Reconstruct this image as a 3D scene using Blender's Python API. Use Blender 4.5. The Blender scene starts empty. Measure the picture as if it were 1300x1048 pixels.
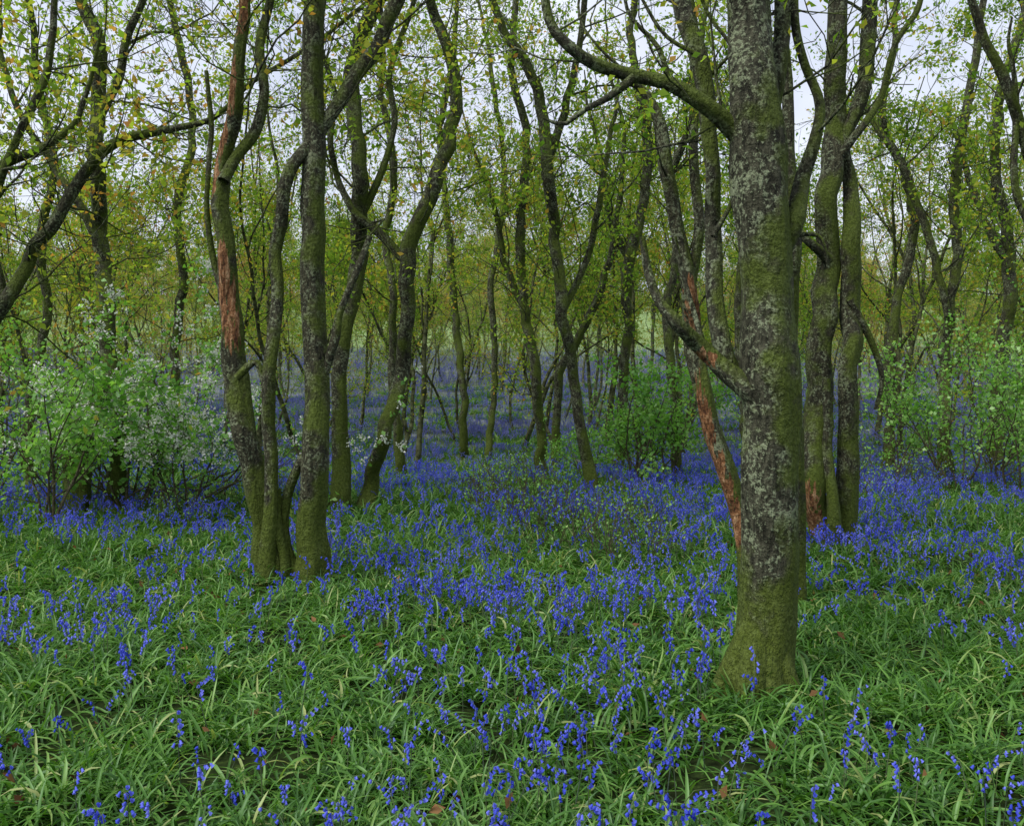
import bpy, math, random
import numpy as np
from mathutils import Vector
SEED=7
rng=np.random.default_rng(SEED)
F=1126.0; H=1.6; HZ=490.0   # survey constants: focal length (px), eye height (m), horizon row
scene=bpy.context.scene

# ------------------------------------------------------------------ terrain
GY=[-200,13,16,20,30,45,58,70,100,140,190,230,300,700]
GZ=[0,0,-.1,-.32,-.1,.95,2.3,3.8,8.4,15,21,24,22,10]
def ground(x,y):
    x=np.asarray(x,float); y=np.asarray(y,float)
    z=(np.interp(y-1.5,GY,GZ)+np.interp(y,GY,GZ)+np.interp(y+1.5,GY,GZ))/3
    z=z+0.035*np.sin(x*1.3+0.4*y)*np.sin(y*1.1-0.3*x)+0.02*np.sin(x*3.1+1)*np.sin(y*2.7)
    z=z+np.clip((y-18)/30,0,1)*0.35*np.sin(x*0.21+1)*np.sin(y*.17)
    return z
def W(u,v,d): return np.array([(u-650)*d/F, d, H-(v-HZ)*d/F])
def depth_at(u,v):
    d=3.0
    while d<120:
        x=(u-650)*d/F
        if HZ+(H-float(ground(x,d)))*F/d<=v: return d
        d+=0.03
    return d

# ------------------------------------------------------------------ materials
def newmat(name):
    m=bpy.data.materials.new(name); m.use_nodes=True
    nt=m.node_tree; nt.nodes.clear()
    return m,nt,nt.nodes,nt.links
def N(nodes,t,**k):
    n=nodes.new(t)
    for a,b in k.items(): setattr(n,a,b)
    return n
def ramp(nodes,stops,interp='LINEAR'):
    r=nodes.new('ShaderNodeValToRGB'); r.color_ramp.interpolation=interp
    e=r.color_ramp.elements
    while len(e)<len(stops): e.new(0.5)
    for i,(p,c) in enumerate(stops):
        e[i].position=p; e[i].color=(c[0],c[1],c[2],1)
    return r
def mixc(nt,fac,a,b,mode='MIX'):
    n=nt.nodes.new('ShaderNodeMix'); n.data_type='RGBA'; n.blend_type=mode
    for s,val in ((0,fac),(6,a),(7,b)):
        if hasattr(val,'is_output'): nt.links.new(val,n.inputs[s])
        elif s==0: n.inputs[0].default_value=val
        else: n.inputs[s].default_value=(val[0],val[1],val[2],1)
    return n.outputs[2]
def math_(nt,op,a,b=0.0,clamp=False):
    n=nt.nodes.new('ShaderNodeMath'); n.operation=op; n.use_clamp=clamp
    for i,val in enumerate((a,b)):
        if hasattr(val,'is_output'): nt.links.new(val,n.inputs[i])
        else: n.inputs[i].default_value=val
    return n.outputs[0]
def noise(nt,vec,scale,detail=3,rough=.55):
    n=nt.nodes.new('ShaderNodeTexNoise'); n.inputs['Scale'].default_value=scale
    n.inputs['Detail'].default_value=detail; n.inputs['Roughness'].default_value=rough
    if vec is not None: nt.links.new(vec,n.inputs['Vector'])
    return n.outputs['Fac']

def leaf_mat(name,stops,trans=.45,gloss=.04,objvar=.25,tint=(1.3,1.45,.6)):
    m,nt,nodes,links=newmat(name)
    at=N(nodes,'ShaderNodeAttribute',attribute_name='rnd')
    oi=N(nodes,'ShaderNodeObjectInfo')
    f=math_(nt,'ADD',at.outputs['Fac'],math_(nt,'MULTIPLY',math_(nt,'SUBTRACT',oi.outputs['Random'],.5),objvar),True)
    r=ramp(nodes,stops); links.new(f,r.inputs[0])
    d=N(nodes,'ShaderNodeBsdfDiffuse'); t=N(nodes,'ShaderNodeBsdfTranslucent')
    links.new(r.outputs[0],d.inputs[0])
    tcx=mixc(nt,1.0,r.outputs[0],tint,'MULTIPLY'); links.new(tcx,t.inputs[0])
    m1=N(nodes,'ShaderNodeMixShader'); m1.inputs[0].default_value=trans
    links.new(d.outputs[0],m1.inputs[1]); links.new(t.outputs[0],m1.inputs[2])
    last=m1
    if gloss>0:
        g=N(nodes,'ShaderNodeBsdfGlossy'); g.inputs['Roughness'].default_value=.45
        g.inputs['Color'].default_value=(.7,.85,.7,1)
        m2=N(nodes,'ShaderNodeMixShader'); m2.inputs[0].default_value=gloss
        links.new(m1.outputs[0],m2.inputs[1]); links.new(g.outputs[0],m2.inputs[2]); last=m2
    o=N(nodes,'ShaderNodeOutputMaterial'); links.new(last.outputs[0],o.inputs[0])
    return m

def bark_mat(name,dark=(.016,.016,.009),mid=(.066,.064,.036),lichen=(.26,.30,.18),moss=(.060,.09,.011),mossamt=.5,lich=.5,bump=1.0):
    m,nt,nodes,links=newmat(name)
    at=N(nodes,'ShaderNodeAttribute',attribute_name='rnd')
    geo=N(nodes,'ShaderNodeNewGeometry')
    mp=N(nodes,'ShaderNodeMapping'); mp.inputs['Scale'].default_value=(1,1,.3)
    links.new(geo.outputs['Position'],mp.inputs['Vector'])
    P=geo.outputs['Position']
    fur=noise(nt,mp.outputs[0],38,4,.65)
    big=noise(nt,P,2.6,2,.6)
    spk=noise(nt,P,45,3,.7)
    med=noise(nt,P,9,3,.65)
    r1=ramp(nodes,[(.38,dark),(.62,mid)]); links.new(fur,r1.inputs[0])
    rl=ramp(nodes,[(.51,(0,0,0)),(.57,(1,1,1))]); links.new(math_(nt,'ADD',math_(nt,'MULTIPLY',spk,.6),math_(nt,'MULTIPLY',med,.4)),rl.inputs[0])
    c=mixc(nt,math_(nt,'MULTIPLY',rl.outputs[0],lich),r1.outputs[0],lichen)
    sep=N(nodes,'ShaderNodeSeparateXYZ'); links.new(P,sep.inputs[0])
    hgt=N(nodes,'ShaderNodeMapRange'); links.new(sep.outputs[2],hgt.inputs[0])
    hgt.inputs[1].default_value=0.0; hgt.inputs[2].default_value=1.0; hgt.inputs[3].default_value=.38; hgt.inputs[4].default_value=0
    sepn=N(nodes,'ShaderNodeSeparateXYZ'); links.new(geo.outputs['Normal'],sepn.inputs[0])
    side=math_(nt,'MULTIPLY',math_(nt,'SUBTRACT',sepn.outputs[0],math_(nt,'MULTIPLY',sepn.outputs[1],.2)),.11)
    up=math_(nt,'MULTIPLY',sepn.outputs[2],.12)
    ms=math_(nt,'ADD',math_(nt,'ADD',big,hgt.outputs[0]),math_(nt,'ADD',side,math_(nt,'ADD',up,math_(nt,'MULTIPLY',med,.5))))
    rm=ramp(nodes,[(.86-.3*mossamt,(0,0,0)),(1.02-.3*mossamt,(1,1,1))]); links.new(ms,rm.inputs[0])
    mc=mixc(nt,spk,(moss[0]*.1,moss[1]*.15,moss[2]*.3),(moss[0]*2.3,moss[1]*2.1,moss[2]*1.6))
    c=mixc(nt,math_(nt,'MULTIPLY',rm.outputs[0],.9),c,mc)
    mp2=N(nodes,'ShaderNodeMapping'); mp2.inputs['Scale'].default_value=(1,1,.12); links.new(P,mp2.inputs['Vector'])
    strn=noise(nt,mp2.outputs[0],30,4,.65)
    pk=ramp(nodes,[(.60,(0,0,0)),(.67,(1,1,1))]); links.new(math_(nt,'MULTIPLY',at.outputs['Fac'],math_(nt,'ADD',math_(nt,'MULTIPLY',strn,2.0),-.12)),pk.inputs[0])
    wood=ramp(nodes,[(.35,(.06,.025,.012)),(.52,(.24,.11,.045)),(.68,(.52,.33,.18))]); links.new(fur,wood.inputs[0])
    c=mixc(nt,pk.outputs[0],c,wood.outputs[0])
    b=N(nodes,'ShaderNodeBsdfPrincipled'); b.inputs['Roughness'].default_value=.85
    b.inputs['Specular IOR Level'].default_value=.2
    links.new(c,b.inputs['Base Color'])
    bp=N(nodes,'ShaderNodeBump'); bp.inputs['Strength'].default_value=bump; bp.inputs['Distance'].default_value=.045
    links.new(math_(nt,'ADD',fur,math_(nt,'MULTIPLY',spk,.5)),bp.inputs['Height']); links.new(bp.outputs[0],b.inputs['Normal'])
    o=N(nodes,'ShaderNodeOutputMaterial'); links.new(b.outputs[0],o.inputs[0])
    return m
def bark_simple(name,a,b_,sc=7):
    m,nt,nodes,links=newmat(name)
    geo=N(nodes,'ShaderNodeNewGeometry'); f=noise(nt,geo.outputs['Position'],sc,3,.75)
    r=ramp(nodes,[(.38,a),(.62,b_)]); links.new(f,r.inputs[0])
    d=N(nodes,'ShaderNodeBsdfDiffuse'); links.new(r.outputs[0],d.inputs[0])
    o=N(nodes,'ShaderNodeOutputMaterial'); links.new(d.outputs[0],o.inputs[0]); return m

BARK=bark_mat('mossy_oak_bark',mossamt=.54,lich=.65)
BARK_L=bark_mat('lichen_oak_bark',mid=(.08,.08,.05),lich=.85,mossamt=.56,bump=1.0)
BARK_BG=bark_simple('woodland_bark',(.022,.025,.012),(.12,.13,.065))
BARK_HAZED=bark_simple('hazed_woodland_bark',(.045,.05,.03),(.14,.15,.09))  # woodland bark lifted in tone: distance haze painted into the colour
TWIG=bark_simple('shrub_bark',(.035,.035,.02),(.11,.10,.06),25)
LS=[(0,(.09,.19,.025)),(.35,(.20,.33,.045)),(.62,(.33,.41,.06)),(.83,(.45,.38,.06)),(1,(.46,.23,.07))]
OAKLEAF=leaf_mat('young_oak_leaf',LS,.55,0,.35,tint=(1.35,1.45,.7))
HAZED_LEAF=leaf_mat('hazed_oak_leaf',[(0,(.14,.24,.05)),(.35,(.26,.37,.08)),(.62,(.40,.43,.11)),(.87,(.50,.37,.11)),(1,(.50,.27,.10))],.5,0,.75,tint=(1.35,1.4,.8))  # oak leaf made paler for distant trees, imitating haze by colour
HAWLEAF=leaf_mat('hawthorn_leaf',[(0,(.09,.24,.03)),(.5,(.19,.40,.07)),(1,(.42,.62,.22))],.5,.04)
STRAP=leaf_mat('bluebell_leaf',[(0,(.024,.08,.010)),(.45,(.07,.18,.026)),(.8,(.15,.30,.055)),(1,(.36,.40,.15))],.35,.035,.15)
STEMM=leaf_mat('bluebell_stem',[(0,(.07,.10,.08)),(1,(.12,.16,.06))],.1,0)
BELL=leaf_mat('bluebell_flower',[(0,(.04,.06,.46)),(.5,(.085,.115,.68)),(1,(.22,.25,.85))],.35,0,.5,tint=(1,1,1))
BELL_HAZED=leaf_mat('hazed_bluebell_flower',[(0,(.10,.12,.42)),(.5,(.16,.18,.55)),(1,(.27,.28,.66))],.35,0,.5,tint=(1,1,1))  # same bluebells, greyed so the colour itself carries distance haze
DEAD=leaf_mat('dead_leaf',[(0,(.08,.04,.02)),(1,(.28,.15,.07))],.2,0)
BLOSSOM=leaf_mat('hawthorn_blossom',[(0,(.62,.66,.56)),(1,(.84,.84,.79))],.3,0,tint=(1,1,1))

# ------------------------------------------------------------------ mesh builder
class MB:
    def __init__(s): s.v=[];s.q=[];s.m=[];s.a=[];s.n=0
    def add(s,v,q,mat,att):
        s.v.append(v); s.q.append(q+s.n); s.m.append(np.full(len(q),mat,np.int32))
        s.a.append(np.broadcast_to(np.asarray(att,float),(len(v),)).copy()); s.n+=len(v)
    def tube(s,P,R,sides,mat=0,att=0.0,lump=0.0,ph=0.0,facing=False):
        P=np.asarray(P,float);R=np.asarray(R,float); n=len(P)
        T=np.gradient(P,axis=0); T/=np.linalg.norm(T,axis=1)[:,None]+1e-9
        ref=np.zeros(3); ref[np.argmin(np.abs(T).mean(0))]=1
        U=np.cross(T,ref); U/=np.linalg.norm(U,axis=1)[:,None]+1e-9
        V=np.cross(T,U)
        a=np.arange(sides)*2*math.pi/sides
        rr=np.repeat(R[:,None],sides,1)
        L=np.concatenate([[0],np.cumsum(np.linalg.norm(np.diff(P,axis=0),axis=1))])[:,None]
        if lump>0:
            rr=rr*(1+lump*(np.sin(3*a+ph+.8*np.sin(L*1.3))*.5+np.sin(2*a+L*2.1+ph*2)*.45+.45*np.sin(5*a-L*3.3+ph)+.3*np.sin(L*9+ph+a)+.25*np.sin(9*a+L*5)-.4))
        Nn=np.cos(a)[None,:,None]*U[:,None]+np.sin(a)[None,:,None]*V[:,None]
        C=P[:,None]+rr[:,:,None]*Nn
        i=np.arange(n-1)[:,None]*sides; j=np.arange(sides)[None]; k=(j+1)%sides
        q=np.stack([i+j,i+k,i+sides+k,i+sides+j],-1).reshape(-1,4)
        A=np.repeat(np.broadcast_to(np.asarray(att,float),(n,))[:,None],sides,1)
        if facing:
            ang=-1.9+.7*np.sin(L*1.7+ph)
            dirx=np.cos(ang); diry=np.sin(ang)
            A=A*np.clip(.40+.62*(Nn[:,:,0]*dirx+Nn[:,:,1]*diry),0,1.0)
        s.add(C.reshape(-1,3),q,mat,A.reshape(-1))
    def leaves(s,C,L,mat,rng,ratio=.3,droop=0.0,att=None):
        C=np.asarray(C,float); n=len(C)
        if n==0:return
        d=rng.normal(size=(n,3)); d[:,2]-=droop; d/=np.linalg.norm(d,axis=1)[:,None]
        e=np.cross(d,rng.normal(size=(n,3))); e/=np.linalg.norm(e,axis=1)[:,None]+1e-9
        f=np.cross(d,e)
        Ls=(L*rng.uniform(.6,1.3,n))[:,None]
        p0=C; p2=C+d*Ls+f*Ls*.12; p1=C+d*Ls*.55+e*Ls*ratio-f*Ls*.1; p3=C+d*Ls*.55-e*Ls*ratio-f*Ls*.1
        v=np.stack([p0,p1,p2,p3],1).reshape(-1,3)
        q=np.arange(4*n).reshape(n,4)
        if att is None:
            a=rng.beta(2.2,2.6,n)+.28*np.sin(C[:,0]*1.9+1)*np.sin(C[:,1]*1.7)*np.sin(C[:,2]*1.5+2)
        else: a=att
        s.add(v,q,mat,np.repeat(np.clip(a,0,1),4))
    def mesh(s,name,mats,smooth=True):
        v=np.concatenate(s.v).astype(np.float32); q=np.concatenate(s.q).astype(np.int32)
        me=bpy.data.meshes.new(name)
        me.vertices.add(len(v)); me.vertices.foreach_set('co',v.ravel())
        me.loops.add(q.size); me.loops.foreach_set('vertex_index',q.ravel())
        me.polygons.add(len(q)); me.polygons.foreach_set('loop_start',np.arange(0,q.size,4,dtype=np.int32))
        for m in mats: me.materials.append(m)
        me.polygons.foreach_set('material_index',np.concatenate(s.m))
        me.polygons.foreach_set('use_smooth',np.ones(len(q),bool))
        at=me.attributes.new('rnd','FLOAT','POINT'); at.data.foreach_set('value',np.concatenate(s.a).astype(np.float32))
        me.update(calc_edges=True); me.validate()
        return me
def obj(name,me,coll=None):
    o=bpy.data.objects.new(name,me); (coll or scene.collection).objects.link(o); return o

def smoothpath(P,n):
    P=np.asarray(P,float); m=len(P)
    L=np.concatenate([[0],np.cumsum(np.linalg.norm(np.diff(P[:,:3],axis=0),axis=1))])
    t=np.linspace(0,L[-1],n)
    Q=np.vstack([2*P[0]-P[1],P,2*P[-1]-P[-2]])
    i=np.clip(np.searchsorted(L,t,side='right')-1,0,m-2)
    f=((t-L[i])/(L[i+1]-L[i]+1e-9))[:,None]
    a,b,c,d=Q[i],Q[i+1],Q[i+2],Q[i+3]
    return .5*((2*b)+(-a+c)*f+(2*a-5*b+4*c-d)*f**2+(-a+3*b-3*c+d)*f**3)
def gnarl(P,R,step,amp,rng):
    n=len(P); k=max(4,n//step+2)
    K=rng.normal(size=(k,3)); K[:,2]*=.3; K[0]=0
    x=np.linspace(0,k-1,n)
    X=np.stack([np.interp(x,np.arange(k),K[:,j]) for j in range(3)],1)
    return P+X*np.minimum(R*amp,.03)[:,None]

def walk(start,d0,length,n,gn,trop,rng):
    st=rng.normal(size=(n,3))*gn; D=np.asarray(d0)+np.cumsum(st,0)*.8
    D[:,2]+=trop*np.linspace(0,1,n)
    D/=np.linalg.norm(D,axis=1)[:,None]
    return np.vstack([start,np.asarray(start)+np.cumsum(D*(length/n),0)])
def perp_dir(T,ang,rng):
    r=rng.normal(size=3); r-=T*np.dot(r,T); r/=np.linalg.norm(r)+1e-9
    return T*math.cos(ang)+r*math.sin(ang)

def limb(mb,start,d,length,r,level,maxl,rng,o):
    n=max(3,int(length/(.22 if level<3 else .16)))
    P=walk(start,d,length,n,o.get('gn',.34),o.get('trop',.45),rng)
    R=np.linspace(r,max(r*.25,.0024),len(P))
    mb.tube(P,R,7 if level==1 else (4 if level==2 else 3),0,0.0,.06 if level==1 else 0,rng.uniform(0,6))
    if level>=maxl:
        k=0 if rng.random()<o.get('bare',.25) else rng.poisson(o['lv'])
        if k:
            t=rng.uniform(.25,1,k)*(len(P)-1); i=np.minimum(t.astype(int),len(P)-2); f=(t-i)[:,None]
            c=P[i]*(1-f)+P[i+1]*f+rng.normal(size=(k,3))*o.get('sp',.06)
            o['C'].append(c)
        return
    nc=rng.poisson(o['nc'][level-1])
    for _ in range(nc):
        t=rng.uniform(.2,1)*(len(P)-1); i=min(int(t),len(P)-2); T=P[i+1]-P[i]; T/=np.linalg.norm(T)
        limb(mb,P[i]+(P[i+1]-P[i])*(t-i),perp_dir(T,rng.uniform(.5,1.15),rng),length*rng.uniform(.35,.62),max(R[i]*rng.uniform(.4,.65),.003),level+1,maxl,rng,o)
    k=rng.poisson(o['lv']*.5)
    if k:
        i=rng.integers(len(P)//2,len(P),k); o['C'].append(P[i]+rng.normal(size=(k,3))*.1)

def crown(mb,P,R,z0,per_m,rng,o,Lmax=2.6,maxl=3,rmax=.03):
    for i in range(len(P)-1):
        seg=np.linalg.norm(P[i+1]-P[i])
        if P[i][2]<z0: continue
        for _ in range(rng.poisson(per_m*seg)):
            T=(P[i+1]-P[i])/seg; f=i/len(P)
            limb(mb,P[i],perp_dir(T,rng.uniform(.6,1.25),rng),Lmax*rng.uniform(.45,1)*(1.15-.55*f),max(min(R[i]*.45,rmax)*rng.uniform(.35,1),.006),1,maxl,rng,o)

# ------------------------------------------------------------------ generic trees for the wood
def generic_tree(seed,h,r,lean,z0,leaf=.092,lv=7,twin=False):
    g=np.random.default_rng(seed); mb=MB(); o=dict(lv=lv*1.1,nc=[6,5],trop=.5,sp=.1,C=[])
    for s in range(2 if twin else 1):
        d=np.array([g.normal()*lean,g.normal()*lean,1.0]); n=16
        st=g.normal(size=(n,3))*.14; st[:,2]=0
        D=d+np.cumsum(st,0)*.8; D[:,:2]-=D[:,:2].mean(0)*.5; D[:,2]=1; D/=np.linalg.norm(D,axis=1)[:,None]
        b=np.array([g.normal()*.1*s,g.normal()*.1*s,-.3])
        P=np.vstack([b,b+np.cumsum(D*(h/n),0)]); P=smoothpath(P,60)
        t=np.linspace(0,1,60); R=r*(1-.85*t)*(1+.6*np.exp(-t*40)); R=np.maximum(R,.012)
        P=gnarl(P,R,3,.25,g)
        mb.tube(P,R,8,0,0.,.08,g.uniform(0,6))
        crown(mb,P[::2],R[::2],z0,1.4,g,o,2.7)
        for _ in range(3):
            i=int(g.uniform(12,38)); T=P[i+1]-P[i]; T/=np.linalg.norm(T)
            Q=walk(P[i],perp_dir(T,.42,g),h*.4,10,.2,.6,g); RQ=np.linspace(R[i]*.6,.012,len(Q))
            mb.tube(Q,RQ,7,0,0.,.05); crown(mb,Q,RQ,z0+1,.8,g,o,1.9)
        k=int(g.integers(80,260)); ii=g.integers(8,56,k)
        a=g.uniform(0,6.28,k); o['C'].append(P[ii]+np.stack([np.cos(a),np.sin(a),g.normal(size=k)],1)*(R[ii]+.12)[:,None])
    C=np.concatenate(o['C']); mb.leaves(C,leaf,1,g)
    return mb.mesh('oak_%d'%seed,[BARK_BG,OAKLEAF])
gen=[generic_tree(101,11,.095,.06,2.4,lv=8),generic_tree(102,12,.085,.08,2.6,lv=8),generic_tree(103,10,.08,.10,1.6,lv=7),
     generic_tree(104,11.5,.08,.05,2.8,twin=True,lv=4.5),generic_tree(105,9,.06,.12,1.4,lv=8),generic_tree(106,12,.10,.07,3.2,lv=6),
     generic_tree(107,8,.05,.12,1.2,lv=8),generic_tree(108,11,.075,.16,2.2,lv=6)]
NG=len(gen)
genhazed=[]
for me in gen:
    c=me.copy(); c.materials[0]=BARK_HAZED; c.materials[1]=HAZED_LEAF; genhazed.append(c)
gensparse=[generic_tree(111,10,.10,.06,4.5,lv=2),generic_tree(112,10,.09,.08,4.2,lv=2)]

# ------------------------------------------------------------------ hero trees (traced stems, in metres at true depth)
occupied=[]
RS=.9
def stem(mb,pts,d,rng,dd=0.0,ext=0.0,z0=99,per_m=1.3,o=None,sides=18,lump=.08,peel=None,wob=.12,Lmax=2.4,maxl=3,gn=.16,rs=None,rmax=.028):
    P=[]
    n=len(pts); rs=rs or RS
    for i,(u,v,r) in enumerate(pts):
        y=d+dd*i/(n-1)+(rng.normal()*wob if i not in(0,) else 0)
        P.append(np.append(W(u,v,y),r*rs*y/F))
    P=np.array(P)
    if ext>0:
        T=P[-1,:3]-P[-2,:3]; T/=np.linalg.norm(T); T=T*.5+np.array([0,0,.6]); 
        Q=walk(P[-1,:3],T,ext,max(4,int(ext/.5)),.14,.5,rng)[1:]
        rr=np.linspace(P[-1,3],.012,len(Q)+1)[1:]
        P=np.vstack([P,np.column_stack([Q,rr])])
    L=np.linalg.norm(np.diff(P[:,:3],axis=0),axis=1).sum()
    S=smoothpath(P,max(10,int(L/.06)))
    S[:,3]=np.maximum(S[:,3],.005)
    S[:,:3]=gnarl(S[:,:3],S[:,3],4,gn,rng)
    att=np.zeros(len(S))
    if peel:
        V=HZ-(S[:,2]-H)*F/S[:,1]
        for a,b in peel:
            w_=max((b-a)*.35,14); att=np.maximum(att,np.clip(np.minimum(V-a,b-V)/w_+.3,0,1))
    mb.tube(S[:,:3],S[:,3],sides,0,att,lump,rng.uniform(0,6),facing=True)
    if o is not None:
        sub=S[::4]; crown(mb,sub[:,:3],sub[:,3],z0,per_m,rng,o,Lmax,maxl,rmax)
    return S
def hero(name,seed,fn,leaf=.06,bark=BARK):
    g=np.random.default_rng(seed); mb=MB(); o=dict(lv=5,nc=[5,4],trop=.5,sp=.07,C=[])
    fn(mb,g,o)
    if o['C']: mb.leaves(np.concatenate(o['C']),leaf,1,g)
    me=mb.mesh(name,[bark,OAKLEAF]); return obj(name,me)

def t_right(mb,g,o):
    d=4.6; o['lv']=3
    S=stem(mb,[(966,935,68),(966,893,54),(971,850,44),(977,760,40),(979,640,39),(980,540,40),(976,470,43),(974,380,37),(970,290,39),(966,200,41),(960,120,34),(953,40,30),(950,-60,28),(955,-200,22)],d,g,ext=4.5,z0=3.6,o=o,sides=48,lump=.055,wob=.015,gn=.05)
    for (a,b,r) in ((-46,10,27),(38,14,20),(-18,24,24),(14,22,20)):
        p=[W(968+a*.25,790,d-.02),W(966+a*.6,850,d-.06*(b/14)),W(966+a*.95,890,d-.09*(b/14)),W(966+a*1.4,925,d-.12*(b/14))]
        S2=smoothpath(np.column_stack([np.array(p),np.array([r*.6,r*.95,r*.9,r*.4])*d/F]),16); mb.tube(S2[:,:3],S2[:,3],14,0,0,.08)
    stem(mb,[(972,520,22),(950,492,20),(925,474,15),(893,440,12),(860,412,10),(835,380,7),(822,340,6),(816,300,4)],d,g,wob=.03,lump=.12,sides=14,peel=[(430,470)])
    stem(mb,[(935,478,10),(915,440,13),(908,380,12),(905,300,12),(903,220,11),(896,140,13),(885,70,14),(862,-10,13),(840,-80,11)],d+.12,g,dd=.3,wob=.04,sides=14,ext=3,z0=2.6,per_m=1.5,Lmax=1.6,rmax=.014,o=o)
    stem(mb,[(960,190,18),(930,165,15),(900,138,13),(850,108,11),(800,96,10),(755,82,9),(722,58,8),(700,30,7),(690,-20,6),(676,-80,5)],d,g,dd=-.2,wob=.03,sides=12,ext=1.5,z0=2.9,per_m=1.5,Lmax=1.3,rmax=.01,o=o)
    stem(mb,[(805,98,7),(770,125,5),(740,140,4),(715,158,3),(690,150,2)],d-.1,g,wob=.02,sides=8)
    stem(mb,[(985,330,16),(1003,285,15),(1020,225,11),(1035,180,9),(1042,130,7),(1020,80,6),(1008,20,6),(1015,-60,5)],d+.05,g,dd=.2,wob=.03,sides=12,ext=2,z0=2.8,per_m=1.5,Lmax=1.3,rmax=.01,o=o)
    stem(mb,[(975,150,14),(985,90,13),(992,20,12),(996,-60,11)],d+.15,g,wob=.03,sides=12,ext=2.5,z0=3.6,o=o)
    for q in ([(893,440,5),(868,350,3),(858,300,2)],[(1000,300,4),(1040,300,3),(1052,340,2)],[(905,300,4),(930,250,3),(925,210,2)],[(850,108,5),(835,60,4),(800,20,3),(790,-20,2)],
              [(800,96,3),(760,60,2),(735,20,2),(740,-30,2)],[(885,70,4),(840,40,3),(800,-30,2)],[(960,120,4),(930,60,3),(900,20,3),(880,-30,2)]):
        stem(mb,q,d+.05,g,wob=.03,sides=6)
hero('oak_tree',11,t_right,bark=BARK_L,leaf=.05); occupied.append((1.29,4.6))

def t_behind(mb,g,o):
    d=6.1; o['lv']=4
    stem(mb,[(952,800,13),(948,730,13),(940,660,14),(920,590,13),(897,510,12),(883,440,14),(876,370,12),(862,290,11),(848,220,11),(838,160,9),(815,115,6),(790,100,4)],d,g,wob=.05,peel=[(440,740),(340,430)],o=o,z0=2.6,per_m=1.2,Lmax=1.2,rmax=.01,lump=.14)
    stem(mb,[(876,370,7),(886,290,8),(880,200,7),(882,120,7),(880,40,6),(870,-60,6)],d,g,ext=4,z0=3,Lmax=1.8,rmax=.014,o=o,wob=.06)
    stem(mb,[(1008,800,13),(1010,720,12),(1012,600,11),(1006,500,11),(1004,420,10),(1010,330,9),(1004,240,9),(1000,100,8),(990,-40,8)],d+.3,g,ext=4,z0=4.,o=o,wob=.05,lump=.1)
hero('oak_tree',12,t_behind)

def t_right2(mb,g,o):
    d=8.7
    stem(mb,[(1048,716,28),(1046,690,22),(1034,610,17),(1036,520,17),(1044,430,17),(1048,340,17),(1052,250,17),(1060,160,15),(1064,60,14),(1072,-60,12)],d,g,ext=4,z0=3.2,rmax=.02,o=o,wob=.06,peel=[(600,690)],lump=.12)
    stem(mb,[(1072,712,24),(1070,680,17),(1075,580,15),(1078,470,14),(1080,380,14),(1083,300,13),(1080,230,10),(1072,180,9),(1098,110,11),(1103,50,11),(1106,-40,10)],d-.15,g,dd=.3,ext=4,z0=3.2,rmax=.02,o=o,wob=.06)
    stem(mb,[(1062,708,14),(1055,640,9),(1052,560,7),(1050,480,6)],d-.2,g,wob=.03)
    stem(mb,[(1052,330,8),(1020,300,6),(1005,270,5),(990,230,4)],d,g,wob=.06,sides=8)
    stem(mb,[(1080,380,6),(1105,430,5),(1120,480,4),(1112,520,3)],d-.1,g,wob=.03,sides=7)
    stem(mb,[(1064,200,7),(1088,170,6),(1120,120,5),(1135,60,4),(1165,10,4)],d,g,wob=.1,ext=1.5,z0=3.5,o=o)
hero('oak_tree',13,t_right2)

def t_left(mb,g,o):
    d=7.15
    stem(mb,[(398,775,46),(396,748,36),(394,715,25),(396,650,20),(400,560,19),(402,470,18),(398,380,18),(397,300,17),(401,210,16),(397,120,16),(397,30,15),(399,-60,14)],d,g,ext=5,z0=3.4,rmax=.018,o=o,wob=.03,sides=30,lump=.07,gn=.1)
    stem(mb,[(350,775,30),(347,745,25),(340,700,20),(328,620,18),(315,550,17),(300,480,17),(291,400,15),(286,320,13),(282,240,13),(287,190,11),(297,140,11),(303,80,9),(310,20,8),(312,-40,7)],d+.1,g,dd=.2,wob=.04,sides=24,lump=.11,peel=[(55,280),(280,470),(-30,60)],ext=2.5,z0=3.4,rmax=.015,o=o)
    stem(mb,[(338,770,17),(336,740,14),(345,640,10),(343,560,10),(340,480,10),(352,390,9),(352,320,9),(358,260,9),(370,215,9),(405,170,9),(430,130,10),(462,80,11),(492,30,11),(510,-20,11),(530,-80,10)],d-.15,g,wob=.04,dd=.25,ext=4,z0=3.2,rmax=.012,o=o,sides=14)
    stem(mb,[(383,770,16),(375,735,12),(362,690,9),(362,640,8),(378,590,7),(402,560,5),(408,500,5),(425,430,7),(432,395,5),(455,340,5),(470,300,4)],d-.05,g,wob=.03,sides=10)
    stem(mb,[(352,770,12),(362,720,9),(352,670,8),(350,620,7)],d-.1,g,wob=.02,sides=10)
    stem(mb,[(284,230,9),(300,200,8),(325,165,8),(335,120,7),(330,60,7),(345,0,6),(350,-60,5)],d+.15,g,wob=.05,dd=.3,ext=2.5,z0=3.4,rmax=.012,o=o,sides=10)
    stem(mb,[(291,400,6),(270,330,5),(262,250,4),(268,170,4),(262,90,3)],d+.2,g,wob=.05,sides=8)
    stem(mb,[(300,480,6),(325,460,5),(340,500,4)],d,g,wob=.03,sides=7)
hero('oak_tree',14,t_left); occupied+= [(-1.6,7.1)]

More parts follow.
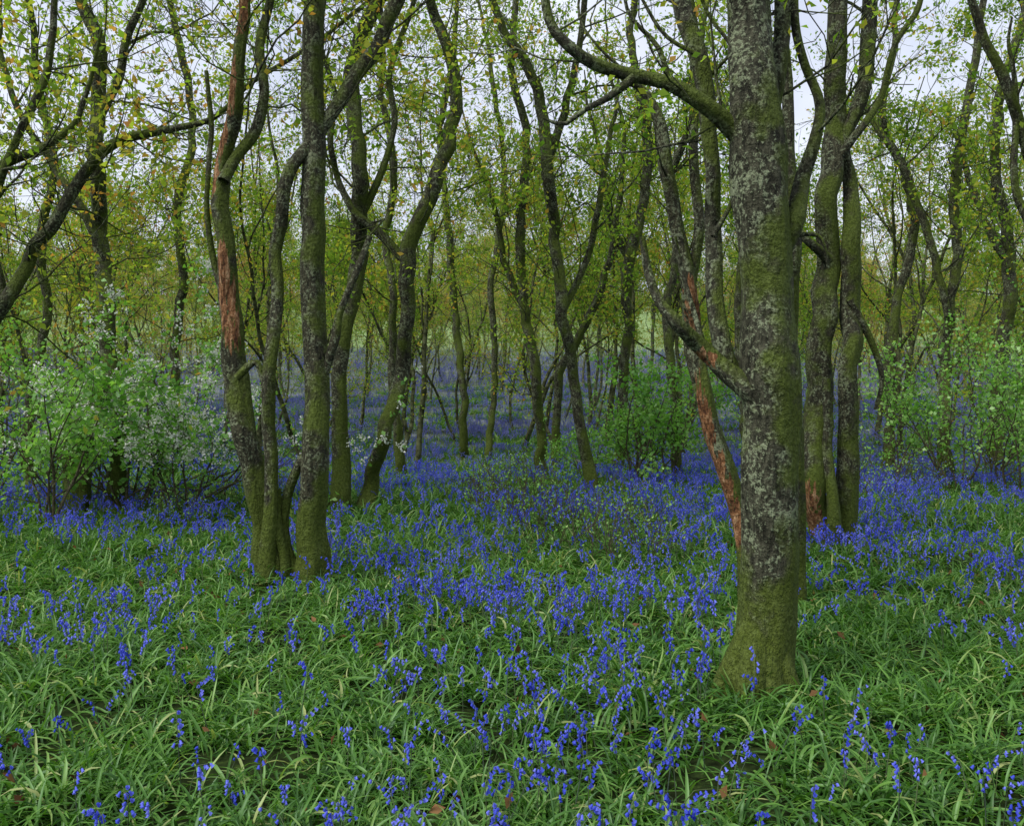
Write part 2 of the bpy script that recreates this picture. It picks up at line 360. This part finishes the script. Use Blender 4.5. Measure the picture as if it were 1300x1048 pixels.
def simple(pts_list,seed,v_base,ub,z0,ext=4,name='oak_tree',per=1.9,Lm=2.3,lv=9,leaf=.08,peel=None):
    d=depth_at(ub,v_base)
    def fn(mb,g,o):
        o['lv']=lv
        for k,pts in enumerate(pts_list):
            p=list(pts)
            if k==0:
                u,v,r=p[0]; p=[(u,v+16,r*1.5)]+[(u,v,r*1.25)]+p[1:]
            stem(mb,p,d,g,ext=ext if k==0 or p[-1][1]<60 else 1.0,z0=z0-.9,o=o,wob=.12 if k==0 else .1,sides=14,per_m=per,Lmax=Lm,peel=peel,gn=.2,rs=.82,rmax=.02)
    occupied.append(((ub-650)*d/F,d))
    return hero(name,seed,fn,leaf=leaf)
simple([[(465,640,14),(472,610,12),(488,550,11),(508,480,12),(517,400,12),(515,330,13),(527,288,12),(552,232,12),(572,170,11),(578,110,10),(570,62,9),(548,15,8),(540,-50,7)],
        [(515,332,8),(485,300,7),(450,268,6),(428,225,5),(420,180,5),(425,120,4),(405,50,4)]],21,645,465,4.2,lv=6)
simple([[(433,640,14),(430,560,13),(432,480,12),(442,400,13),(456,310,13),(455,210,12),(446,120,13),(452,70,12),(478,10,11),(500,-50,10)],
        [(455,280,7),(480,230,6),(500,160,5),(495,90,5),(520,20,4)]],22,643,433,4.2,lv=6)
simple([[(752,628,10),(742,560,9),(728,480,9),(717,400,9),(704,300,9),(697,220,10),(690,150,9),(672,90,8),(640,40,7),(620,-20,6)],
        [(697,200,7),(720,130,6),(735,60,5),(745,-20,5)],[(717,390,6),(745,330,5),(762,250,5),(775,170,4)]],23,628,752,3.6,lv=7)
simple([[(685,606,8),(686,540,8),(680,470,8),(668,400,8),(660,320,8),(664,240,7),(668,170,7),(650,90,6),(655,0,5)],[(668,400,5),(640,330,5),(625,250,4),(600,190,3)]],24,606,685,3.2)
simple([[(785,600,9),(790,520,8),(795,430,8),(797,340,9),(812,280,8),(822,220,8),(822,170,8),(812,120,7),(800,40,6)],[(800,330,6),(775,280,5),(765,210,4),(750,150,3)]],25,602,785,3.4)
simple([[(588,580,6),(588,500,6),(580,420,6),(572,330,6),(566,250,5),(560,160,5),(575,80,5)]],26,582,588,3)
simple([[(512,612,8),(503,540,7),(498,460,7),(500,380,6),(490,300,6),(500,220,6),(485,120,5)]],27,613,512,3)
simple([[(618,590,5),(625,520,5),(628,440,5),(622,370,5),(634,300,5),(640,210,4),(628,120,4)]],28,590,618,3)
simple([[(707,600,7),(705,540,7),(712,470,7),(740,420,6),(765,360,6),(780,300,5),(790,220,4)]],29,600,707,3)
simple([[(145,652,14),(150,590,12),(148,520,12),(140,450,12),(133,370,12),(127,290,12),(124,210,12),(122,130,11),(126,60,10),(105,0,9),(95,-50,8)],
        [(126,150,8),(150,100,7),(165,40,6),(190,-20,5)],[(135,330,6),(100,260,6),(60,200,5),(20,130,5),(0,60,4)]],30,655,145,3.6,lv=6)
simple([[(-110,640,16),(-70,520,14),(-25,430,12),(5,385,11),(35,330,10),(70,280,10),(110,215,9),(150,180,8),(210,165,6),(270,150,4)],
        [(-70,520,11),(-60,380,10),(-30,250,9),(0,210,8),(50,190,6),(90,160,5)],[(5,385,7),(-10,280,7),(20,180,6),(60,90,6),(70,0,5)]],31,700,-110,2.8,lv=4)
simple([[(40,625,8),(35,540,8),(48,470,7),(60,390,7),(52,300,7),(70,210,6),(50,120,6),(40,20,5)]],32,628,40,3.2)
simple([[(240,590,8),(225,520,8),(222,440,7),(232,360,7),(225,260,7),(245,180,6),(235,90,6),(215,0,5)]],33,600,240,3.2)
simple([[(1198,612,11),(1200,540,9),(1200,470,9),(1206,390,8),(1215,310,8),(1212,230,8),(1225,150,7),(1240,60,6)],[(1204,400,6),(1185,320,6),(1165,260,6),(1140,200,5),(1105,150,5)]],34,614,1198,3.2)
simple([[(1262,600,11),(1265,520,10),(1272,440,10),(1285,360,10),(1278,290,9),(1262,210,8),(1270,120,8),(1295,40,7)],[(1280,340,6),(1250,280,5),(1225,210,5)]],35,603,1262,3.2)
simple([[(1335,680,16),(1330,560,14),(1315,450,12),(1325,320,11),(1305,200,9),(1280,110,8),(1245,40,7),(1225,-30,6)],[(1325,320,8),(1290,240,6),(1290,140,5)]],36,680,1335,3.4,lv=4)
simple([[(862,612,8),(858,540,8),(852,470,7),(846,400,7),(858,320,6),(850,230,6),(880,150,6),(890,60,5)]],37,614,862,3.2)
simple([[(1120,610,8),(1130,540,8),(1128,460,8),(1140,380,7),(1160,300,7),(1150,220,7),(1120,150,6),(1135,60,5)]],38,612,1120,3.2)
simple([[(948,600,8),(945,520,8),(940,440,8),(938,360,7),(945,280,7),(930,200,6),(935,100,5)]],39,604,948,3.2)
def stump(mb,g,o):
    d=depth_at(98,655)
    stem(mb,[(98,672,26),(98,650,19),(97,610,17),(100,580,16),(103,566,13),(108,562,6)],d,g,wob=.02,sides=18,lump=.25)
hero('rotten_tree_stump',41,stump)

# ------------------------------------------------------------------ rest of the wood
g=np.random.default_rng(5)
def far_enough(x,y,dmin):
    for a,b in occupied:
        if (a-x)**2+(b-y)**2<dmin*dmin: return False
    return True
names=0
tries=0
while names<54 and tries<8000:
    tries+=1
    y=g.uniform(17,33); x=g.uniform(-24,24)
    if abs(x)<y*.62 and far_enough(x,y,1.8):
        occupied.append((x,y)); o=obj('oak_tree',gen[int(g.integers(NG))])
        o.location=(x,y,float(ground(x,y))-.05); o.rotation_euler=(0,0,g.uniform(0,6.28)); s=g.uniform(.62,1.0); o.scale=(s,s,s*g.uniform(.95,1.15)); names+=1
for x,y in [(-8.5,5),(-11,10),(-14,14),(9.5,5),(13,11),(-5,-5),(5,-6),(-17,15),(17,15)]:
    o=obj('oak_tree',gensparse[int(g.integers(2))]); o.location=(x,y,-.05); o.rotation_euler=(0,0,g.uniform(0,6.28)); occupied.append((x,y))

def scatter(name,P,rot,scl,idx,src):
    me=bpy.data.meshes.new(name); n=len(P)
    me.vertices.add(n); me.vertices.foreach_set('co',np.asarray(P,np.float32).ravel())
    a=me.attributes.new('rot','FLOAT_VECTOR','POINT'); a.data.foreach_set('vector',np.asarray(rot,np.float32).ravel())
    a=me.attributes.new('scl','FLOAT','POINT'); a.data.foreach_set('value',np.asarray(scl,np.float32))
    a=me.attributes.new('vid','INT','POINT'); a.data.foreach_set('value',np.asarray(idx,np.int32))
    coll=bpy.data.collections.new(name+'_kinds')
    for i,m in enumerate(src): coll.objects.link(bpy.data.objects.new('%s_kind_%02d'%(name,i),m))
    o=obj(name,me)
    ng=bpy.data.node_groups.new(name+'_scatter','GeometryNodeTree')
    ng.interface.new_socket('Geometry',in_out='INPUT',socket_type='NodeSocketGeometry')
    ng.interface.new_socket('Geometry',in_out='OUTPUT',socket_type='NodeSocketGeometry')
    nd=ng.nodes; gi=nd.new('NodeGroupInput'); go=nd.new('NodeGroupOutput')
    ip=nd.new('GeometryNodeInstanceOnPoints'); ci=nd.new('GeometryNodeCollectionInfo')
    ci.inputs['Collection'].default_value=coll; ci.inputs['Separate Children'].default_value=True; ci.inputs['Reset Children'].default_value=True
    def na(nm,t):
        k=nd.new('GeometryNodeInputNamedAttribute'); k.data_type=t; k.inputs['Name'].default_value=nm; return k.outputs['Attribute']
    e=nd.new('FunctionNodeEulerToRotation')
    L=ng.links
    L.new(gi.outputs[0],ip.inputs['Points']); L.new(ci.outputs[0],ip.inputs['Instance']); ip.inputs['Pick Instance'].default_value=True
    L.new(na('vid','INT'),ip.inputs['Instance Index']); L.new(na('rot','FLOAT_VECTOR'),e.inputs[0]); L.new(e.outputs[0],ip.inputs['Rotation'])
    L.new(na('scl','FLOAT'),ip.inputs['Scale']); L.new(ip.outputs[0],go.inputs[0])
    m=o.modifiers.new('scatter','NODES'); m.node_group=ng
    return o

D=[]
tries=0
cell={}
while len(D)<290 and tries<30000:
    tries+=1
    y=g.uniform(33,80); x=g.uniform(-54,54)
    if abs(x)>y*.68+3: continue
    if 1<x/y*30<5 and y>52 and g.random()<.55: continue   # thinner where the field shows through
    k=(int(x//2.6),int(y//2.6))
    if k in cell: continue
    cell[k]=1; D.append((x,y))
for _ in range(60):
    y=g.uniform(150,190); D.append((g.uniform(-120,120),y))
D=np.array(D); n=len(D)
scatter('distant_trees',np.column_stack([D,ground(D[:,0],D[:,1])-.1]),np.column_stack([np.zeros(n),np.zeros(n),g.uniform(0,6.28,n)]),g.uniform(.65,1.0,n),g.integers(0,NG,n),genhazed)

# ------------------------------------------------------------------ shrubs
def shrub_mesh(seed,h,rad,ns,leaf,lv,mat=HAWLEAF,nc=(6,5),base=.12,rs=.02,bl=0,trop=.3):
    g=np.random.default_rng(seed); mb=MB(); o=dict(lv=lv,nc=list(nc),gn=.2,trop=trop,sp=.05,C=[],bare=.05)
    for s in range(ns):
        a=g.uniform(0,6.28); out=g.uniform(.1,1)*rad/h
        limb(mb,np.array([math.cos(a)*base*g.uniform(0,1),math.sin(a)*base*g.uniform(0,1),-.08]),np.array([math.cos(a)*out,math.sin(a)*out,1.]),h*g.uniform(.5,1),rs*g.uniform(.6,1.2),1,3,g,o)
    C=np.concatenate(o['C']); mb.leaves(C,leaf,1,g,ratio=.38)
    if bl:
        top=np.where(C[:,2]>h*.3)[0]; k=g.choice(top,bl); c=np.repeat(C[k],12,0)+g.normal(size=(bl*12,3))*.032; mb.leaves(c,.034,2,g,ratio=.5)
    return mb.mesh('shrub',[TWIG,mat,BLOSSOM])
def put(name,me,u,v,s=1,rz=0.,d=None):
    d=d or depth_at(u,v); x=(u-650)*d/F; o=obj(name,me); o.location=(x,d,float(ground(x,d))); o.scale=(s,s,s); o.rotation_euler=(0,0,rz); return o
haw=[shrub_mesh(201,2.7,1.8,8,.075,10,nc=(6,5),bl=420),shrub_mesh(202,2.3,1.5,7,.072,10,nc=(6,5),bl=260),shrub_mesh(203,3.2,1.6,6,.068,8,nc=(6,5)),shrub_mesh(204,3.0,1.9,5,.068,8,nc=(6,5)),shrub_mesh(205,2.3,1.5,6,.07,10,nc=(6,5))]
put('hawthorn_shrub',haw[0],165,655,1,.3)
put('hawthorn_shrub',haw[0],232,660,.85,3.3)
put('hawthorn_shrub',haw[4],50,672,1.0,2.)
put('hawthorn_shrub',haw[2],-20,640,1.,4.)
put('hawthorn_shrub',haw[1],110,640,.9,5.)
put('hawthorn_shrub',haw[4],795,618,1.05,1.)
put('hawthorn_shrub',haw[4],850,620,.95,3.)
put('hawthorn_shrub',haw[4],745,618,.7,2.6)
put('hawthorn_shrub',haw[2],1215,625,.95,.5)
put('hawthorn_shrub',haw[3],1290,632,.95,2.2)
put('hawthorn_shrub',haw[3],1140,618,.85,3.7)
put('hawthorn_shrub',haw[4],1250,618,1.05,.9)
put('hawthorn_shrub',haw[2],1330,615,1.0,5.)
put('hawthorn_shrub',haw[2],985,598,.9,1.2)
low=[shrub_mesh(211,.95,.35,18,.032,2.6,nc=(2.5,1.5),base=.5,rs=.004,trop=.7),shrub_mesh(212,.7,.3,16,.032,3.2,nc=(2.5,1.5),base=.45,rs=.004,trop=.7)]
for u,v,s,r,k in [(635,650,.95,0,0),(615,645,.9,2.2,1),(700,700,.9,1,1),(790,722,.95,2,0),(690,668,.9,4,1),(820,700,.8,5.4,1),(265,650,.8,5,1),(1090,640,1,1,1),(1170,630,.9,2,0),(1265,625,.9,3,1),(590,640,.7,3,1),(225,672,.6,1,1),(330,640,.7,2,0),(650,655,1.,4,1)]:
    put('bramble_thicket',low[k],u,v,s,r)
mb=MB(); gg=np.random.default_rng(77); o_=dict(lv=0,nc=[4,3],gn=.2,trop=-.05,C=[])
for i in range(10):
    u=gg.uniform(190,300); d=depth_at(u,gg.uniform(625,655)); x=(u-650)*d/F; a=gg.uniform(0,6.28)
    limb(mb,np.array([x,d,float(ground(x,d))+gg.uniform(.05,.25)]),np.array([math.cos(a),math.sin(a)*.5,gg.uniform(.0,.5)]),gg.uniform(.8,1.6),.018,1,3,gg,o_)
obj('fallen_branches',mb.mesh('fallen_branches',[TWIG]))

# ------------------------------------------------------------------ bluebells
def strap_tile(seed,nc=32,per=27,rad=.62,L=.185,w=.0046,seg=5):
    g=np.random.default_rng(seed); mb=MB()
    rr=rad*np.sqrt(g.random(nc))*1.05; th=g.uniform(0,6.28,nc)
    cx=rr*np.cos(th); cy=rr*np.sin(th); vig=g.uniform(.75,1.2,nc)
    n=nc*per; ci=np.repeat(np.arange(nc),per)
    a=g.uniform(0,6.28,n); l=L*vig[ci]*g.uniform(.55,1.25,n); up=g.uniform(.3,1.45,n); ww=w*g.uniform(.6,1.5,n)
    t=np.linspace(0,1,seg+1)[None]
    ang=np.maximum(up[:,None]-t*g.uniform(.7,2.3,n)[:,None],-1.1)
    ds=(l/seg)[:,None]
    h=np.concatenate([np.zeros((n,1)),np.cumsum(np.cos(ang[:,:-1])*ds,1)],1); z=np.concatenate([np.zeros((n,1)),np.cumsum(np.sin(ang[:,:-1])*ds,1)],1)
    z=np.maximum(z,.004+.02*g.random((n,1)))
    a2=a[:,None]+t*g.normal(size=(n,1))*.5
    ox=cx[ci]+g.normal(size=n)*.05; oy=cy[ci]+g.normal(size=n)*.05
    c=np.stack([np.cos(a2)*h+ox[:,None],np.sin(a2)*h+oy[:,None],z],-1)
    sd=np.stack([-np.sin(a2),np.cos(a2),np.repeat(g.normal(size=(n,1))*.3,seg+1,1)],-1)
    wd=(ww[:,None]*np.array([.7]+[1]*(seg-2)+[.75,.08])[None])[:,:,None]
    v=np.stack([c-sd*wd,c-np.array([0,0,1])*wd*.45,c+sd*wd],2).reshape(-1,3)
    base=np.arange(n)[:,None]*(seg+1)*3; i0=(base+np.arange(seg)[None]*3).reshape(-1)
    q=np.concatenate([np.stack([i0,i0+1,i0+4,i0+3],1),np.stack([i0+1,i0+2,i0+5,i0+4],1)])
    att=np.clip(g.beta(2,2.4,n)+(g.random(n)<.05)*.4+(vig[ci]-1)*.6,0,1)
    mb.add(v,q,0,np.repeat(att,(seg+1)*3))
    return mb.mesh('strap',[STRAP])
def bell_tile(seed,n=10,h=.30,rad=.33):
    g=np.random.default_rng(seed); mb=MB()
    for i in range(n):
        a=g.uniform(0,6.28); hh=h*g.uniform(.6,1.15); b=np.array([g.normal()*rad*.55,g.normal()*rad*.55,0])
        t=np.linspace(0,1,7); bend=.04+.05*g.random(); tl=g.normal()*.07
        x=tl*t+bend*np.maximum(t-.75,0)**1.5*8; z=hh*(t-.22*np.maximum(t-.78,0)**2*8)
        P=b+np.stack([np.cos(a)*x,np.sin(a)*x,z],1)
        mb.tube(P,np.linspace(.0030,.0015,7),3,1,g.random())
        nb=int(g.integers(6,12)); cb=g.random()
        for k in range(nb):
            tt=.58+.42*(k+g.random()*.5)/nb; f=min(tt,.999)*6; j=int(f); p=P[j]+(P[j+1]-P[j])*(f-j)
            aa=a+g.normal()*1.0; dr=np.array([math.cos(aa),math.sin(aa),0])
            p1=p+dr*.012+np.array([0,0,.002]); ax=dr*.5+np.array([0,0,-.9]); ax/=np.linalg.norm(ax)
            l=.016*g.uniform(.7,1.15)
            Q=np.array([p1,p1+ax*l*.25,p1+ax*l*.8,p1+ax*l+dr*.001])
            mb.tube(Q,np.array([.0013,.0045,.0048,.0085]),5,0,min(1,.6*cb+.5*g.random()))
    return mb.mesh('bell',[BELL,STEMM])
straps=[strap_tile(301+i) for i in range(6)]
bells=[bell_tile(321+i,n=[4,7,11,16,6][i],rad=[.35,.4,.5,.5,.6][i]) for i in range(5)]
bellsHazed=[]
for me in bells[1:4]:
    c=me.copy(); c.materials[0]=BELL_HAZED; bellsHazed.append(c)
def patch(x,y):
    return (np.sin(x*.9+1.3*np.sin(y*.6+.5))*np.sin(y*.8+1.1*np.sin(x*.5))+.6*np.sin(x*2.3+y*1.1+2)*np.sin(y*2.0-x*.7)+.4*np.sin(4.1*x+1.7*y)*np.sin(3.7*y-2*x))
g=np.random.default_rng(9)
def gridpts(y0,y1,sp,spread=.72,pad=1.5):
    ys=np.arange(y0,y1,sp); out=[]
    for y in ys:
        xx=np.arange(-(y*spread+pad),y*spread+pad,sp)
        out.append(np.stack([xx+g.uniform(-.3,.3,len(xx))*sp,np.full(len(xx),y)+g.uniform(-.3,.3,len(xx))*sp],1))
    return np.concatenate(out)
A=[];S=[]
for y0,y1,sp,sc in [(1.0,9,.70,1.0),(9,15,.95,1.15),(15,26,1.6,1.5),(26,48,3.0,2.2)]:
    p=gridpts(y0,y1,sp); A.append(p); S.append(sc*g.uniform(.88,1.12,len(p)))
A=np.concatenate(A);S=np.concatenate(S); n=len(A)
scatter('bluebell_leaves',np.column_stack([A,ground(A[:,0],A[:,1])-.005]),np.column_stack([g.normal(size=n)*.03,g.normal(size=n)*.03,g.uniform(0,6.28,n)]),S,g.integers(0,6,n),straps)
def region(y0,y1,dens,spread=.72,pad=1.5):
    Ar=(y1-y0)*2*(((y0+y1)/2)*spread+pad); n=int(Ar*dens)
    y=np.sqrt(g.uniform(0,1,n)*(y1**2-y0**2)+y0**2); x=g.uniform(-1,1,n)*(y*spread+pad); return x,y
X=[];Y=[];S=[];K=[]
for y0,y1,de,sc in [(1.2,5,7.2,.9),(5,9,7.2,.95),(9,15,6.8,1.05),(15,26,3.6,1.2),(26,46,1.8,1.6),(46,72,.8,2.2)]:
    x,y=region(y0,y1,de)
    p=np.clip(.52+.55*patch(x,y)+np.clip((y-6)/12,0,.25)+.10*(x>1.5),.12,1)
    kk=g.random(len(x))<p; x=x[kk]; y=y[kk]; X.append(x);Y.append(y);S.append(sc*g.uniform(.75,1.15,len(x)))
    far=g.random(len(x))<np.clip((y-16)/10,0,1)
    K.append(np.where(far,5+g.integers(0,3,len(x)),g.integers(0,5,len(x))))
X=np.concatenate(X);Y=np.concatenate(Y);S=np.concatenate(S);K=np.concatenate(K); n=len(X)
scatter('bluebell_flowers',np.column_stack([X,Y,ground(X,Y)]),np.column_stack([g.normal(size=n)*.05,g.normal(size=n)*.05,g.uniform(0,6.28,n)]),S,K,bells+bellsHazed)
mb=MB(); x,y=region(1.5,9,7); c=np.column_stack([x,y,ground(x,y)+g.uniform(.01,.16,len(x))*.6]); mb.leaves(c,.055,0,g,ratio=.3,att=g.random(len(x)))
obj('dead_leaf_litter',mb.mesh('dead_leaf_litter',[DEAD]))

# ------------------------------------------------------------------ ground sheet
def axis(a,b,fine_a,fine_b,st,gr):
    v=list(np.arange(fine_a,fine_b,st)); s=st
    while v[-1]<b: s*=gr; v.append(v[-1]+s)
    s=st
    while v[0]>a: s*=gr; v.insert(0,v[0]-s)
    return np.array(v)
xs=axis(-600,600,-14,14,.2,1.09); ys=axis(-300,690,0,24,.2,1.05)
GX,GYY=np.meshgrid(xs,ys); ZZ=ground(GX,GYY)
v=np.stack([GX,GYY,ZZ],-1).reshape(-1,3); nx=len(xs); ny=len(ys)
i=(np.arange(ny-1)[:,None]*nx+np.arange(nx-1)[None]).reshape(-1)
mb=MB(); mb.add(v,np.stack([i,i+1,i+nx+1,i+nx],1),0,0.)
m,nt,nodes,links=newmat('woodland_floor')
geo=N(nodes,'ShaderNodeNewGeometry'); P=geo.outputs['Position']
sep=N(nodes,'ShaderNodeSeparateXYZ'); links.new(P,sep.inputs[0])
n1=noise(nt,P,18,4,.7); n2=noise(nt,P,.45,3,.6); n3=noise(nt,P,5,3,.7)
soil=ramp(nodes,[(.3,(.010,.012,.006)),(.55,(.020,.032,.010)),(.75,(.05,.08,.018))]); links.new(n1,soil.inputs[0])
hazed_carpet=ramp(nodes,[(.38,(.07,.11,.035)),(.5,(.12,.145,.11)),(.62,(.17,.18,.27))]); links.new(math_(nt,'ADD',math_(nt,'MULTIPLY',n3,.6),math_(nt,'MULTIPLY',n2,.4)),hazed_carpet.inputs[0])  # leaf and bluebell tones of the far floor, greyed with painted haze
mr=N(nodes,'ShaderNodeMapRange'); links.new(sep.outputs[1],mr.inputs[0]); mr.inputs[1].default_value=10; mr.inputs[2].default_value=24
c=mixc(nt,mr.outputs[0],soil.outputs[0],hazed_carpet.outputs[0])
grass=ramp(nodes,[(.3,(.14,.21,.075)),(.7,(.22,.29,.13))]); links.new(n2,grass.inputs[0])
mr2=N(nodes,'ShaderNodeMapRange'); links.new(math_(nt,'ADD',sep.outputs[1],math_(nt,'MULTIPLY',n2,20)),mr2.inputs[0]); mr2.inputs[1].default_value=80; mr2.inputs[2].default_value=92
c=mixc(nt,mr2.outputs[0],c,grass.outputs[0])
b=N(nodes,'ShaderNodeBsdfDiffuse')
links.new(c,b.inputs[0])
o=N(nodes,'ShaderNodeOutputMaterial'); links.new(b.outputs[0],o.inputs[0])
obj('ground',mb.mesh('ground',[m]))

# ------------------------------------------------------------------ light
SE=math.radians(52); AZ=math.radians(-125)
w=bpy.data.worlds.new('World'); scene.world=w; w.use_nodes=True; nt=w.node_tree; nt.nodes.clear()
sky=nt.nodes.new('ShaderNodeTexSky'); sky.sky_type='NISHITA'; sky.sun_disc=False; sky.sun_elevation=SE; sky.sun_rotation=AZ; sky.air_density=1; sky.dust_density=3
tc=nt.nodes.new('ShaderNodeTexCoord'); cl=noise(nt,tc.outputs['Generated'],3.5,5,.6)
cr=ramp(nt.nodes,[(.35,(5.9,6.4,7.8)),(.65,(8.2,8.6,9.6))]); nt.links.new(cl,cr.inputs[0])
cc=mixc(nt,.85,sky.outputs[0],cr.outputs[0])
bg=nt.nodes.new('ShaderNodeBackground'); bg.inputs[1].default_value=.13; nt.links.new(cc,bg.inputs[0])
wo=nt.nodes.new('ShaderNodeOutputWorld'); nt.links.new(bg.outputs[0],wo.inputs[0])
sl=bpy.data.lights.new('sun','SUN'); sl.energy=3.6; sl.angle=math.radians(28); sl.color=(1,.98,.93)
so=bpy.data.objects.new('sun',sl); scene.collection.objects.link(so)
dv=Vector((math.sin(AZ)*math.cos(SE),math.cos(AZ)*math.cos(SE),math.sin(SE)))
so.rotation_euler=dv.to_track_quat('Z','Y').to_euler()

# ------------------------------------------------------------------ camera
cam=bpy.data.cameras.new('camera'); co=bpy.data.objects.new('camera',cam); scene.collection.objects.link(co)
cam.sensor_width=36; cam.sensor_fit='HORIZONTAL'; cam.lens=F/1300*36; cam.clip_end=2000; cam.clip_start=.05
cam.shift_y=-(524-HZ)/1300
co.location=(0,0,H); co.rotation_euler=(math.radians(90),0,0)
scene.camera=co
scene.view_settings.view_transform='Standard'; scene.view_settings.look='None'; scene.view_settings.exposure=0
